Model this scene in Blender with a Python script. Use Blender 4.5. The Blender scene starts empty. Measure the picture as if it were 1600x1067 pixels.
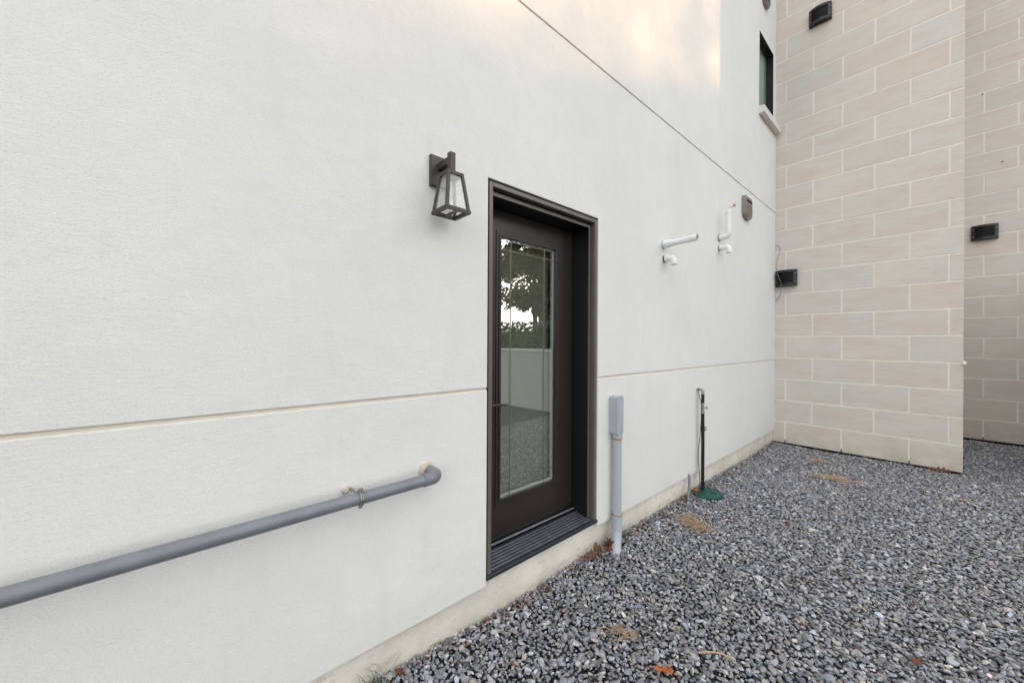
import bpy, bmesh, math, random
import numpy as np
from mathutils import Vector, Matrix
R = math.radians
random.seed(7)
S = bpy.context.scene
COL = S.collection

# ------------------------------------------------------------------ camera
FPX, YAW, PITCH, ROLL = 579.32, 0.84856, 0.00061, 0.00534
CAMX, CAMH = 1.536, 1.4716
f = Vector((-math.sin(YAW)*math.cos(PITCH), math.cos(YAW)*math.cos(PITCH), math.sin(PITCH)))
r0 = Vector((math.cos(YAW), math.sin(YAW), 0)); u0 = r0.cross(f)
rr = r0*math.cos(ROLL) + u0*math.sin(ROLL); uu = u0*math.cos(ROLL) - r0*math.sin(ROLL)
cam = bpy.data.objects.new('camera', bpy.data.cameras.new('camera')); COL.objects.link(cam)
m = Matrix((rr, uu, -f)).transposed().to_4x4(); m.translation = (CAMX, 0, CAMH)
cam.matrix_world = m
cam.data.sensor_width = 36; cam.data.lens = FPX/1600*36
cam.data.clip_start = 0.02; cam.data.clip_end = 600
S.camera = cam

# ------------------------------------------------------------------ light
SUN_AZ = math.atan2(0.628, 0.778)      # from +Y towards +X
SUN_EL = R(17)
w = bpy.data.worlds.new('World'); S.world = w; w.use_nodes = True
nt = w.node_tree; bg = nt.nodes['Background']
sky = nt.nodes.new('ShaderNodeTexSky'); sky.sky_type = 'NISHITA'; sky.sun_disc = False
sky.sun_elevation = SUN_EL; sky.sun_rotation = SUN_AZ
sky.air_density = 1.0; sky.dust_density = 3.0; sky.ozone_density = 1.0
hs = nt.nodes.new('ShaderNodeHueSaturation'); hs.inputs['Saturation'].default_value = 0.4
nt.links.new(sky.outputs[0], hs.inputs['Color'])
# thin bright cloud sheet over the whole sky, with soft gaps of blue
tc = nt.nodes.new('ShaderNodeTexCoord'); cn = nt.nodes.new('ShaderNodeTexNoise'); cn.inputs['Scale'].default_value = 2.2; cn.inputs['Detail'].default_value = 5
nt.links.new(tc.outputs['Generated'], cn.inputs['Vector'])
cr = nt.nodes.new('ShaderNodeMapRange'); cr.inputs[1].default_value = .3; cr.inputs[2].default_value = .7; cr.inputs[3].default_value = .62; cr.inputs[4].default_value = .9
nt.links.new(cn.outputs[0], cr.inputs[0])
cm = nt.nodes.new('ShaderNodeMix'); cm.data_type = 'RGBA'; cm.inputs[7].default_value = (6.6, 6.75, 6.9, 1)
nt.links.new(cr.outputs[0], cm.inputs[0]); nt.links.new(hs.outputs[0], cm.inputs[6]); nt.links.new(cm.outputs[2], bg.inputs[0])
bg.inputs[1].default_value = 0.15
sun = bpy.data.objects.new('sun', bpy.data.lights.new('sun', 'SUN')); COL.objects.link(sun)
sd = Vector((math.sin(SUN_AZ)*math.cos(SUN_EL), math.cos(SUN_AZ)*math.cos(SUN_EL), math.sin(SUN_EL)))
sun.rotation_euler = sd.to_track_quat('Z', 'Y').to_euler()
sun.data.energy = 2.0; sun.data.angle = R(1.0); sun.data.color = (1.0, 0.56, 0.28)
S.view_settings.view_transform = 'Standard'; S.view_settings.look = 'None'
S.view_settings.gamma = 1; S.view_settings.use_curve_mapping = False
S.view_settings.exposure = 1.07
S.render.engine = 'CYCLES'
S.cycles.transparent_max_bounces = 24

# ------------------------------------------------------------------ helpers
def tag(o, label=None, cat=None, group=None, kind=None):
    for k, v in (('label', label), ('category', cat), ('group', group), ('kind', kind)):
        if v: o[k] = v
    return o

class MB:
    def __init__(s): s.v = []; s.f = []
    def add(s, vs, fs):
        n = len(s.v); s.v += [tuple(v) for v in vs]; s.f += [tuple(i+n for i in q) for q in fs]; return s
    def box(s, x0, x1, y0, y1, z0, z1):
        x0, x1 = sorted((x0, x1)); y0, y1 = sorted((y0, y1)); z0, z1 = sorted((z0, z1))
        vs = [(x, y, z) for x in (x0, x1) for y in (y0, y1) for z in (z0, z1)]
        return s.add(vs, [(0,1,3,2),(4,6,7,5),(0,4,5,1),(2,3,7,6),(0,2,6,4),(1,5,7,3)])
    def tube(s, path, r, n=16, caps=True, hollow=0):
        P = [Vector(p) for p in path]; k = len(P)
        rs = r if isinstance(r, (list, tuple)) else [r]*k
        t0 = (P[1]-P[0]).normalized()
        a = t0.orthogonal().normalized()
        if abs(t0.z) < .9: a = (Vector((0,0,1)) - t0*t0.z).normalized()
        vs = []; pt = t0
        for i, p in enumerate(P):
            t = (P[min(i+1, k-1)] - P[max(i-1, 0)]).normalized()
            q = pt.rotation_difference(t); a = q @ a; pt = t; b = t.cross(a)
            vs += [p + (a*math.cos(2*math.pi*j/n) + b*math.sin(2*math.pi*j/n))*rs[i] for j in range(n)]
        fs = [(i*n+j, i*n+(j+1) % n, (i+1)*n+(j+1) % n, (i+1)*n+j) for i in range(k-1) for j in range(n)]
        if caps: fs += [tuple(reversed(range(n))), tuple(range((k-1)*n, k*n))]
        return s.add(vs, fs)
    def prism(s, out, d0, d1, axis='x'):
        """outline of (a,b) extruded; axis x: (a,b)=(y,z); axis y: (x,z); axis z: (x,y)"""
        def mk(a, b, d): return {'x': (d, a, b), 'y': (a, d, b), 'z': (a, b, d)}[axis]
        n = len(out); vs = [mk(a, b, d0) for a, b in out] + [mk(a, b, d1) for a, b in out]
        fs = [tuple(reversed(range(n))), tuple(range(n, 2*n))] + [(i, (i+1) % n, n+(i+1) % n, n+i) for i in range(n)]
        return s.add(vs, fs)
    def build(s, name, mat, parent=None, smooth=False, bevel=0, seg=2, loc=None):
        me = bpy.data.meshes.new(name); me.from_pydata([tuple(v) for v in s.v], [], s.f)
        bm = bmesh.new(); bm.from_mesh(me)
        bmesh.ops.recalc_face_normals(bm, faces=bm.faces)
        if bevel:
            es = [e for e in bm.edges if len(e.link_faces) == 2 and e.calc_face_angle(0) > .5]
            bmesh.ops.bevel(bm, geom=es, offset=bevel, segments=seg, affect='EDGES', profile=.6, clamp_overlap=True)
        bm.to_mesh(me); bm.free()
        me.materials.append(mat)
        if smooth:
            for p in me.polygons: p.use_smooth = True
            me.set_sharp_from_angle(angle=R(38))
        o = bpy.data.objects.new(name, me); COL.objects.link(o)
        if parent: o.parent = parent
        if loc: o.location = loc
        return o

def empty(name, label, cat, group=None, loc=(0,0,0)):
    o = bpy.data.objects.new(name, None); COL.objects.link(o); o.location = loc
    o.empty_display_size = .1
    return tag(o, label, cat, group)

def arc(c, r, a0, a1, n, e1, e2):
    c = Vector(c); e1 = Vector(e1); e2 = Vector(e2)
    return [c + e1*r*math.cos(R(a0+(a1-a0)*i/n)) + e2*r*math.sin(R(a0+(a1-a0)*i/n)) for i in range(n+1)]

def grid_panel(ys, zs, x0, x1, holes):
    """slab between x0 (back) and x1 (front) over sorted ys, zs with cells left out"""
    b = MB(); ny, nz = len(ys), len(zs); idx = {}
    def vid(i, j, s):
        k = (i, j, s)
        if k not in idx: idx[k] = len(b.v); b.v.append(((x0, x1)[s], ys[i], zs[j]))
        return idx[k]
    def solid(i, j):
        if not (0 <= i < ny-1 and 0 <= j < nz-1): return False
        cy = (ys[i]+ys[i+1])/2; cz = (zs[j]+zs[j+1])/2
        return not any(h[0] < cy < h[1] and h[2] < cz < h[3] for h in holes)
    for i in range(ny-1):
        for j in range(nz-1):
            if not solid(i, j): continue
            for s in (0, 1): b.f.append((vid(i,j,s), vid(i+1,j,s), vid(i+1,j+1,s), vid(i,j+1,s)))
            for (di, dj, a, c) in ((-1,0,(i,j),(i,j+1)), (1,0,(i+1,j),(i+1,j+1)), (0,-1,(i,j),(i+1,j)), (0,1,(i,j+1),(i+1,j+1))):
                if not solid(i+di, j+dj): b.f.append((vid(*a,0), vid(*c,0), vid(*c,1), vid(*a,1)))
    return b

# ------------------------------------------------------------------ materials
class N:
    def __init__(s, name):
        s.m = bpy.data.materials.new(name); s.m.use_nodes = True; s.t = s.m.node_tree
        s.b = s.t.nodes['Principled BSDF']
    def n(s, typ, ins=None, **kw):
        x = s.t.nodes.new(typ)
        for k, v in kw.items(): setattr(x, k, v)
        for k, v in (ins or {}).items():
            if hasattr(v, 'is_linked') or isinstance(v, bpy.types.NodeSocket): s.t.links.new(v, x.inputs[k])
            else: x.inputs[k].default_value = v
        return x
    def link(s, a, b): s.t.links.new(a, b)
    def ramp(s, fac, stops):
        x = s.t.nodes.new('ShaderNodeValToRGB'); e = x.color_ramp.elements
        while len(e) < len(stops): e.new(.5)
        for q, (p, c) in zip(e, stops): q.position = p; q.color = (*c, 1) if len(c) == 3 else c
        s.link(fac, x.inputs[0]); return x.outputs[0]
    def mix(s, fac, a, b, mode='MIX'):
        x = s.t.nodes.new('ShaderNodeMix'); x.data_type = 'RGBA'; x.blend_type = mode
        for k, v in ((0, fac), (6, a), (7, b)):
            if isinstance(v, bpy.types.NodeSocket): s.link(v, x.inputs[k])
            else: x.inputs[k].default_value = (*v, 1) if isinstance(v, tuple) and len(v) == 3 else v
        return x.outputs[2]
    def pos(s, scale=(1,1,1), obj=False):
        src = s.n('ShaderNodeTexCoord').outputs['Object'] if obj else s.n('ShaderNodeNewGeometry').outputs['Position']
        return s.n('ShaderNodeMapping', {'Vector': src, 'Scale': scale}).outputs[0]
    def noise(s, vec, scale, detail=4, rough=.55):
        return s.n('ShaderNodeTexNoise', {'Vector': vec, 'Scale': scale, 'Detail': detail, 'Roughness': rough}).outputs[0]
    def bump(s, h, strength, dist, nrm=None):
        x = s.n('ShaderNodeBump', {'Height': h, 'Strength': strength, 'Distance': dist})
        if nrm: s.link(nrm, x.inputs['Normal'])
        return x.outputs[0]
    def set(s, col=None, rough=None, nrm=None, metal=None, spec=None):
        for k, v in (('Base Color', col), ('Roughness', rough), ('Normal', nrm), ('Metallic', metal), ('Specular IOR Level', spec)):
            if v is None: continue
            if isinstance(v, bpy.types.NodeSocket): s.link(v, s.b.inputs[k])
            else: s.b.inputs[k].default_value = (*v, 1) if isinstance(v, tuple) else v
        return s.m

def plain(name, col, rough=.5, metal=0, var=.06, scale=9, bump=0, spec=.5):
    n = N(name); p = n.pos(obj=True)
    f1 = n.noise(p, scale, 5)
    c = n.mix(n.ramp(f1, [(.3, (0,0,0)), (.7, (1,1,1))]), tuple(max(0, q*(1-var)) for q in col), tuple(min(1, q*(1+var)) for q in col))
    nr = n.bump(n.noise(p, scale*30, 3), bump, .002) if bump else None
    ro = n.n('ShaderNodeMapRange', {0: f1, 3: rough*.85, 4: min(1, rough*1.15)}).outputs[0]
    return n.set(c, ro, nr, metal, spec)

def stucco_mat():
    n = N('white_stucco')
    p = n.pos((1, 1, 1)); ps = n.pos((1, .55, 1.35)); pw = n.pos((1, .3, 2.4))
    fine = n.noise(ps, 260, 3, .65); mid = n.noise(pw, 55, 4, .6); big = n.noise(p, 1.1, 5, .6); big2 = n.noise(p, 5, 4, .6)
    h = n.n('ShaderNodeMath', {0: fine, 1: n.n('ShaderNodeMath', {0: mid, 1: .6}, operation='MULTIPLY').outputs[0]}, operation='ADD').outputs[0]
    nr = n.bump(h, .6, .0030)
    nr = n.bump(big2, .35, .012, n.bump(big, .45, .03, nr))
    c = n.mix(n.ramp(big, [(.3, (0,0,0)), (.7, (1,1,1))]), (.755, .748, .712), (.81, .803, .77))
    streak = n.noise(n.pos((1, 2.2, .35)), 3.5, 5, .6)
    c = n.mix(n.ramp(streak, [(.55, (0,0,0)), (.8, (.45,.45,.45))]), c, (.69, .68, .64))
    c = n.mix(n.ramp(big2, [(.35, (0,0,0)), (.8, (.35,.35,.35))]), c, (.70, .695, .67))
    c = n.mix(n.ramp(fine, [(.32, (.5,.5,.5)), (.45, (0,0,0))]), c, (.54, .53, .50))
    # grime just above the gravel
    z = n.n('ShaderNodeSeparateXYZ', {0: n.pos()}).outputs[2]
    zr = n.n('ShaderNodeMapRange', {0: z, 1: .19, 2: .42, 3: .4, 4: 0.}).outputs[0]
    zz = n.n('ShaderNodeMath', {0: zr, 1: n.noise(p, 6, 5)}, operation='MULTIPLY').outputs[0]
    c = n.mix(zz, c, (.60, .56, .50))
    return n.set(c, .92, nr, spec=.2)

def foundation_mat():
    n = N('foundation_concrete'); p = n.pos(); ps = n.pos((1, 1, 2.5))
    a = n.noise(p, 3.2, 6, .65); b = n.noise(ps, 11, 5, .6); g = n.noise(p, 140, 3)
    c = n.mix(n.ramp(a, [(.35, (0,0,0)), (.65, (1,1,1))]), (.64, .595, .52), (.80, .755, .68))
    c = n.mix(n.ramp(b, [(.58, (0,0,0)), (.75, (.55,.55,.55))]), c, (.42, .33, .22))
    z = n.n('ShaderNodeSeparateXYZ', {0: p}).outputs[2]
    zr = n.n('ShaderNodeMapRange', {0: z, 1: .02, 2: .10, 3: .75, 4: 0.}).outputs[0]
    zz = n.n('ShaderNodeMath', {0: zr, 1: b}, operation='MULTIPLY').outputs[0]
    c = n.mix(zz, c, (.36, .34, .22))
    h = n.n('ShaderNodeMath', {0: a, 1: g}, operation='ADD').outputs[0]
    return n.set(c, .9, n.bump(h, .6, .006), spec=.2)

def block_mat():
    n = N('limestone_block')
    oi = n.n('ShaderNodeObjectInfo')
    rnd = oi.outputs['Random']
    pos = n.n('ShaderNodeNewGeometry').outputs['Position']
    off = n.n('ShaderNodeVectorMath', {0: pos, 1: n.n('ShaderNodeCombineXYZ', {0: n.n('ShaderNodeMath', {0: rnd, 1: 37.}, operation='MULTIPLY').outputs[0], 2: n.n('ShaderNodeMath', {0: rnd, 1: 91.}, operation='MULTIPLY').outputs[0]}).outputs[0]}, operation='ADD').outputs[0]
    v1 = n.n('ShaderNodeMapping', {'Vector': off, 'Scale': (1.1, 1.1, 5), 'Rotation': (0, R(4), 0)}).outputs[0]
    v2 = n.n('ShaderNodeMapping', {'Vector': off, 'Scale': (1.6, 1.6, 13)}).outputs[0]
    a = n.noise(v1, 2.0, 5, .6); b = n.noise(v2, 4.5, 6, .62); g = n.noise(off, 190, 3); cl = n.noise(off, 2.2, 3)
    base = n.ramp(rnd, [(0, (.65, .60, .53)), (.2, (.68, .61, .54)), (.4, (.64, .615, .565)), (.58, (.69, .635, .55)), (.76, (.62, .595, .54)), (.9, (.655, .59, .52)), (1, (.69, .65, .585))])
    base = n.mix(n.ramp(cl, [(.4, (0,0,0)), (.65, (.65,.65,.65))]), base, (.63, .61, .585))
    c = n.mix(n.ramp(a, [(.42, (0,0,0)), (.72, (.5,.5,.5))]), base, (.60, .475, .41))
    c = n.mix(n.ramp(b, [(.5, (0,0,0)), (.75, (.45,.45,.45))]), c, (.48, .425, .365))
    c = n.mix(n.ramp(g, [(.3, (.2,.2,.2)), (.42, (0,0,0))]), c, (.42, .37, .33))
    z = n.n('ShaderNodeSeparateXYZ', {0: pos}).outputs[2]
    zr = n.n('ShaderNodeMapRange', {0: z, 1: .03, 2: .33, 3: .95, 4: 0.}).outputs[0]
    zz = n.n('ShaderNodeMath', {0: zr, 1: n.ramp(n.noise(pos, 4.5, 6, .65), [(.35, (0,0,0)), (.7, (1,1,1))])}, operation='MULTIPLY').outputs[0]
    c = n.mix(zz, c, (.46, .41, .32))
    h = n.n('ShaderNodeMath', {0: b, 1: g}, operation='ADD').outputs[0]
    return n.set(c, .85, n.bump(h, .45, .004), spec=.25)

def gravel_mat():
    n = N('gravel_stone')
    a = n.n('ShaderNodeVertexColor'); a.layer_name = 'tone'
    p = n.pos(); s1 = n.noise(p, 150, 4, .65); s2 = n.noise(p, 600, 2)
    c = n.mix(n.ramp(s1, [(.35, (0,0,0)), (.7, (.5,.5,.5))]), a.outputs[0], n.mix(.5, a.outputs[0], (.42, .42, .44)))
    h = n.n('ShaderNodeMath', {0: s1, 1: s2}, operation='ADD').outputs[0]
    return n.set(c, .72, n.bump(h, .6, .003), spec=.35)

def ground_mat():
    n = N('gravel_bed'); p = n.pos()
    v = n.n('ShaderNodeTexVoronoi', {'Vector': p, 'Scale': 38.})
    c = n.ramp(n.n('ShaderNodeSeparateColor', {0: v.outputs['Color']}).outputs[0], [(0, (.03, .03, .035)), (.5, (.10, .10, .11)), (1, (.24, .24, .25))])
    d = n.ramp(v.outputs['Distance'], [(0.2, (1,1,1)), (.62, (.12,.12,.12))])
    c = n.mix(1., c, d, 'MULTIPLY')
    h = n.n('ShaderNodeMath', {0: 1., 1: v.outputs['Distance']}, operation='SUBTRACT').outputs[0]
    return n.set(c, .85, n.bump(h, 1., .02))

def leafy(name, c1, c2, rough=.6, trans=.0):
    n = N(name)
    ri = n.n('ShaderNodeNewGeometry').outputs['Random Per Island']
    c = n.mix(ri, c1, c2)
    m_ = n.set(c, rough, spec=.3)
    if trans:
        tb = n.n('ShaderNodeBsdfTranslucent', {'Color': c}); mx = n.n('ShaderNodeMixShader', {0: trans, 1: n.b.outputs[0], 2: tb.outputs[0]})
        n.link(mx.outputs[0], n.t.nodes['Material Output'].inputs[0])
    return m_

def glass_mat(name, refl, tint, blend=.35):
    n = N(name)
    const = blend < .2
    g = n.n('ShaderNodeBsdfGlossy', {'Color': (.98, .99, .97, 1), 'Roughness': .0})
    t = n.n('ShaderNodeBsdfTransparent', {'Color': (*tint, 1)})
    lw = n.n('ShaderNodeLayerWeight', {'Blend': .5})
    fc = n.n('ShaderNodeMath', {0: lw.outputs['Facing'], 1: 4.}, operation='POWER').outputs[0]
    fac = n.n('ShaderNodeMapRange', {0: fc, 1: 0., 2: 1., 3: refl, 4: 1.}).outputs[0]
    mx = n.n('ShaderNodeMixShader', {0: refl if const else fac, 1: t.outputs[0], 2: g.outputs[0]})
    if const:
        tl = n.n('ShaderNodeBsdfTranslucent', {'Color': (.9, .9, .86, 1)}); df = n.n('ShaderNodeBsdfDiffuse', {'Color': (.9, .9, .86, 1)})
        hz = n.n('ShaderNodeMixShader', {0: .5, 1: tl.outputs[0], 2: df.outputs[0]})
        mx = n.n('ShaderNodeMixShader', {0: .16, 1: mx.outputs[0], 2: hz.outputs[0]})
    n.link(mx.outputs[0], n.t.nodes['Material Output'].inputs[0]); return n.m

M = dict(
    stucco=stucco_mat(), found=foundation_mat(), block=block_mat(), gravel=gravel_mat(), ground=ground_mat(),
    mortar=plain('pale_mortar', (.78, .745, .69), .95, var=.05, scale=14, bump=.5),
    groove=plain('joint_sealant', (.66, .60, .51), .9, var=.08),
    bronze=plain('bronze_painted_steel', (.026, .0205, .0175), .30, var=.12, scale=14, bump=.1),
    frame=plain('charcoal_frame_paint', (.125, .110, .098), .32, var=.1, scale=8, bump=.08),
    jamb=plain('black_jamb_paint', (.008, .008, .009), .45, var=.1, scale=8),
    seal=plain('black_sealant', (.016, .014, .013), .7, bump=.6, scale=20),
    lamp=plain('dark_bronze_metal', (.048, .041, .036), .42, metal=.2, var=.15, scale=30, bump=.15),
    ridge=plain('pale_aluminium_ridge', (.13, .135, .155), .35, metal=.4, var=.2, scale=16),  # ridges set paler than the threshold metal
    thresh=plain('dark_anodised_aluminium', (.028, .030, .040), .42, metal=.4, var=.15, scale=16, bump=.2),
    alu=plain('bare_aluminium', (.62, .62, .61), .35, metal=.7, var=.1, scale=20),
    spacer=plain('pale_glazing_spacer', (.80, .82, .82), .45, var=.05),
    caming=plain('nickel_caming', (.22, .21, .19), .35, metal=.6, var=.1, scale=30),
    greypvc=plain('grey_pvc', (.175, .183, .20), .33, var=.14, scale=11, bump=.12),
    lightpvc=plain('light_grey_pvc', (.40, .43, .46), .45, var=.07, scale=7, bump=.15),
    whitepvc=plain('white_pvc', (.80, .80, .795), .32, var=.03, scale=10, bump=.05),
    foam=plain('expanding_foam', (.62, .57, .46), .95, var=.15, scale=40, bump=1.),
    black=plain('black_plastic', (.0065, .0065, .007), .42, var=.2, scale=20, bump=.15),
    dark=plain('dark_void', (.006, .006, .006), .9),
    brown=plain('taupe_plastic', (.26, .225, .20), .55, var=.12, scale=18, bump=.2),
    pane_fill=plain('teal_pane_fill', (.55, .70, .68), .8, var=.05),
    haze_fill=plain('grey_haze_blind', (.255, .25, .225), .8, var=.04),
    brass=plain('brass_fitting', (.50, .33, .12), .4, metal=.6, var=.2, scale=40),
    green=plain('green_plastic_lid', (.008, .075, .055), .5, var=.25, scale=18, bump=.4),
    steel=plain('worn_steel', (.35, .34, .33), .4, metal=.8, var=.2, scale=30),
    rust=plain('rusty_primer', (.33, .22, .10), .8, var=.3, scale=60, bump=.4),
    sill=plain('precast_sill', (.70, .685, .65), .85, var=.06, scale=8, bump=.4),
    room=plain('interior_paint', (.42, .42, .40), .8),
    wood_floor=plain('interior_floor', (.22, .17, .12), .5, var=.2),
    glass=glass_mat('door_glass', .22, (.93, .95, .91)),
    lglass=glass_mat('lantern_glass', .07, (.985, .985, .98), .12),
    wglass=glass_mat('window_glass', .12, (.78, .88, .86), .12),  # milky haze mixed in so the pane comes out paler
    leaf_o=leafy('orange_oak_leaf', (.36, .095, .022), (.46, .14, .04), .6, .15),
    leaf_b=leafy('brown_oak_leaf', (.085, .032, .02), (.19, .075, .04), .7, .05),
    straw=leafy('dry_pine_needles', (.27, .17, .10), (.62, .47, .33), .8),
    grass=leafy('weed_green', (.035, .075, .015), (.11, .17, .05), .6, .25),
    tree=leafy('tree_leaves', (.045, .04, .018), (.105, .075, .032), .6, .12),
    hedge=leafy('hedge_leaves', (.018, .03, .014), (.04, .055, .025), .6),
    bark=plain('bark', (.09, .07, .055), .95, var=.4, scale=9, bump=1.),
    fence=plain('pale_render_wall', (.50, .50, .48), .85, var=.05, scale=3, bump=.4),
    wire=plain('black_cable', (.012, .012, .012), .6),
)

# ------------------------------------------------------------------ ground
g = MB(); nn = 2
g.add([(-140, -140, -.012), (160, -140, -.012), (160, 160, -.012), (-140, 160, -.012)], [(0, 1, 2, 3)])
tag(g.build('ground', M['ground']), kind='structure')

# ------------------------------------------------------------------ white house
GA, GB, GC = 1.224, 3.377, 0.196
DY0, DY1, DZ0, DZ1 = 1.182, 2.148, .226, 2.328          # door opening
Y1, Y2, W, Z0, CS, TL = 6.518, 9.008, 1.763, .030, .3078, .6126
WY0, WTOP, TH = -5.0, 8.2, .12
WN = (5.718, 6.356, 4.628, 5.63)
house = empty('white_house', 'white stucco house wall with dark door and horizontal grooves', 'house')
hg = .0075                                                # half width of the reveals
ye = Y1 - .002
grid_panel([WY0, DY0], [GC, DZ0, GA-hg], -TH, 0, []).build('stucco_panel', M['stucco'], house, bevel=.003)
grid_panel([DY1, ye], [GC, DZ0, GA-hg], -TH, 0, []).build('stucco_panel', M['stucco'], house, bevel=.003)
grid_panel([WY0, DY0, DY1, ye], [GA+hg, DZ1, GB-hg], -TH, 0, [(DY0, DY1, GA, DZ1)]).build('stucco_panel', M['stucco'], house, bevel=.003)
grid_panel([WY0, WN[0], WN[1], ye], [GB+hg, WN[2], WN[3], WTOP], -TH, 0, [WN]).build('stucco_panel', M['stucco'], house, bevel=.003)
b = MB()
b.box(-TH, -.007, WY0, DY0-.001, GA-hg, GA+hg); b.box(-TH, -.007, DY1+.001, ye, GA-hg, GA+hg); b.box(-TH, -.007, WY0, ye, GB-hg, GB+hg)
b.build('groove_sealant', M['groove'], house)
b = MB()
fy = [WY0, -1.2, 2.86, 4.9, ye]
b = MB()
for a, c in zip(fy[:-1], fy[1:]): b.box(-.32, -.028, a+.0015, c-.0015, -.3, GC-.001)
b.box(-.32, -.034, WY0, ye-.003, -.29, GC-.004)
# strip of concrete under the door, level with the sill
b.box(-.32, -.0275, DY0+.001, DY1-.001, GC-.0005, DZ0-.001)
b.build('foundation', M['found'], house, bevel=.002)
# body of the house behind the wall: floors and roof keep daylight out
b = MB(); b.box(-6.2, -6.0, WY0, ye, 0, WTOP); b.box(-6.0, -TH, WY0, WY0+.15, 0, WTOP)
b.box(-6.2, .0, WY0, ye, WTOP+.001, WTOP+.2); b.box(-6.0, -TH, ye-.15, ye, 0, WTOP)
b.build('house_shell', M['stucco'], house)

# ---- door frame
b = MB()
def ring(b, i0, i1, xf, xb, zb, iz0=None, iz1=None):
    iz0 = i0 if iz0 is None else iz0; iz1 = i1 if iz1 is None else iz1
    b.box(xb, xf, DY0+i0, DY0+i1, zb, DZ1-iz0); b.box(xb, xf, DY1-i1, DY1-i0, zb, DZ1-iz0)
    b.box(xb, xf, DY0+i1, DY1-i1, DZ1-iz1, DZ1-iz0)
fr = MB(); ring(fr, .012, .036, -.003, -.14, .247)
frame = fr.build('door_frame', M['frame'], house, bevel=.003)
sl = MB(); ring(sl, 0, .012, -.014, -.14, .247); sl.build('sealant', M['seal'], frame)
st = MB(); ring(st, .036, .058, -.042, -.24, .262, .036, .068); st.build('jamb', M['jamb'], frame, bevel=.002)
st = MB(); ring(st, .046, .0585, -.034, -.042, .262, .048, .0685); st.build('frame_bead', M['frame'], frame, bevel=.002)
iy0, iy1, iz1 = DY0+.058, DY1-.058, DZ1-.068
# ---- threshold
th = MB(); th.prism([(0.006, DZ0), (0.006, .241), (0, .245), (-.15, .272), (-.15, .288), (-.26, .288), (-.26, DZ0)], DY0+.0005, DY1-.0005, 'y')
thr = th.build('threshold', M['thresh'], house, bevel=.001)
for k in range(6):
    x = -.018 - k*.021; z = .245 + (-x)*.18
    rb = MB(); rb.prism([(x, z-.002), (x, z+.004), (x-.007, z+.0075), (x-.009, z)], iy0+.004 if k > 1 else DY0+.038, iy1-.004 if k > 1 else DY1-.038, 'y')
    rb.build('ridge', M['ridge'], thr)
MB().box(-.150, -.162, iy0+.004, iy1-.004, .276, .2925).build('sill_strip', M['alu'], thr)
# ---- door slab
LY0, LY1, LZ0, LZ1 = 1.382, 1.934, .496, 2.133
GY0, GY1, GZ0, GZ1 = 1.422, 1.895, .533, 2.104
XS = -.180
door = grid_panel([iy0+.003, LY0+.01, LY1-.01, iy1-.003], [.296, LZ0+.01, LZ1-.01, iz1-.002], XS-.045, XS, [(LY0+.01, LY1-.01, LZ0+.01, LZ1-.01)]).build('door', M['bronze'], house, bevel=.002)
def ring4(b, y0, y1, z0, z1, w, xf, xb):
    b.box(xb, xf, y0, y0+w, z0, z1); b.box(xb, xf, y1-w, y1, z0, z1)
    b.box(xb, xf, y0+w, y1-w, z0, z0+w); b.box(xb, xf, y0+w, y1-w, z1-w, z1)
lf = MB(); ring4(lf, LY0, LY1, LZ0, LZ1, .018, XS+.006, XS-.03)
ring4(lf, LY0+.018, LY1-.018, LZ0+.018, LZ1-.018, .017, XS+.011, XS-.03)
lf.build('lite_frame', M['bronze'], door, bevel=.003)
sp = MB(); ring4(sp, LY0+.0352, LY1-.0352, LZ0+.0352, LZ1-.0352, .010, XS-.0135, XS-.030); sp.build('glazing_spacer', M['spacer'], door)
MB().box(XS-.012, XS-.007, LY0+.0351, LY1-.0351, LZ0+.0351, LZ1-.0351).build('glass_pane', M['glass'], door)
for (a0, a1, c0, c1) in ((1.501, 1.5055, GZ0, GZ1), (1.799, 1.8035, GZ0, GZ1)):
    MB().box(XS-.0066, XS-.0035, a0, a1, LZ0+.036, LZ1-.036).build('grille_bar', M['caming'], door)
for z in (2.028, .611):
    MB().box(XS-.0068, XS-.0042, LY0+.036, LY1-.036, z-.002, z+.002).build('grille_bar', M['caming'], door)
hd = MB(); hd.tube([(XS, 1.312, 1.105), (XS+.012, 1.312, 1.105)], .027, 24); hd.tube([(XS+.01, 1.312, 1.105), (XS+.058, 1.312, 1.105)], .010, 16)
hd.tube([(XS+.058, 1.296, 1.105), (XS+.06, 1.312, 1.106), (XS+.062, 1.35, 1.107), (XS+.06, 1.40, 1.103), (XS+.054, 1.432, 1.099)], [.0075, .009, .008, .006, .004], 12)
hd.build('lever_handle', M['lamp'], door, smooth=True)
MB().tube([(XS, 1.312, 1.245), (XS+.014, 1.312, 1.245)], .022, 24).build('deadbolt', M['lamp'], door, smooth=True)
sw = MB(); sw.box(XS, XS+.006, iy0+.004, iy1-.004, .298, .316); sw.build('door_sweep', M['jamb'], door, bevel=.002)
# ---- sheet added behind the door glass to lend it a pale haze
MB().box(XS-.072, XS-.068, GY0-.012, GY1+.012, GZ0-.02, GZ1+.02).build('haze_blind', M['haze_fill'], door)
MB().box(XS-.076, XS-.062, GY0-.012, GY1+.012, GZ0-.034, GZ0-.0205).build('haze_blind_bar', M['spacer'], door)
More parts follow.
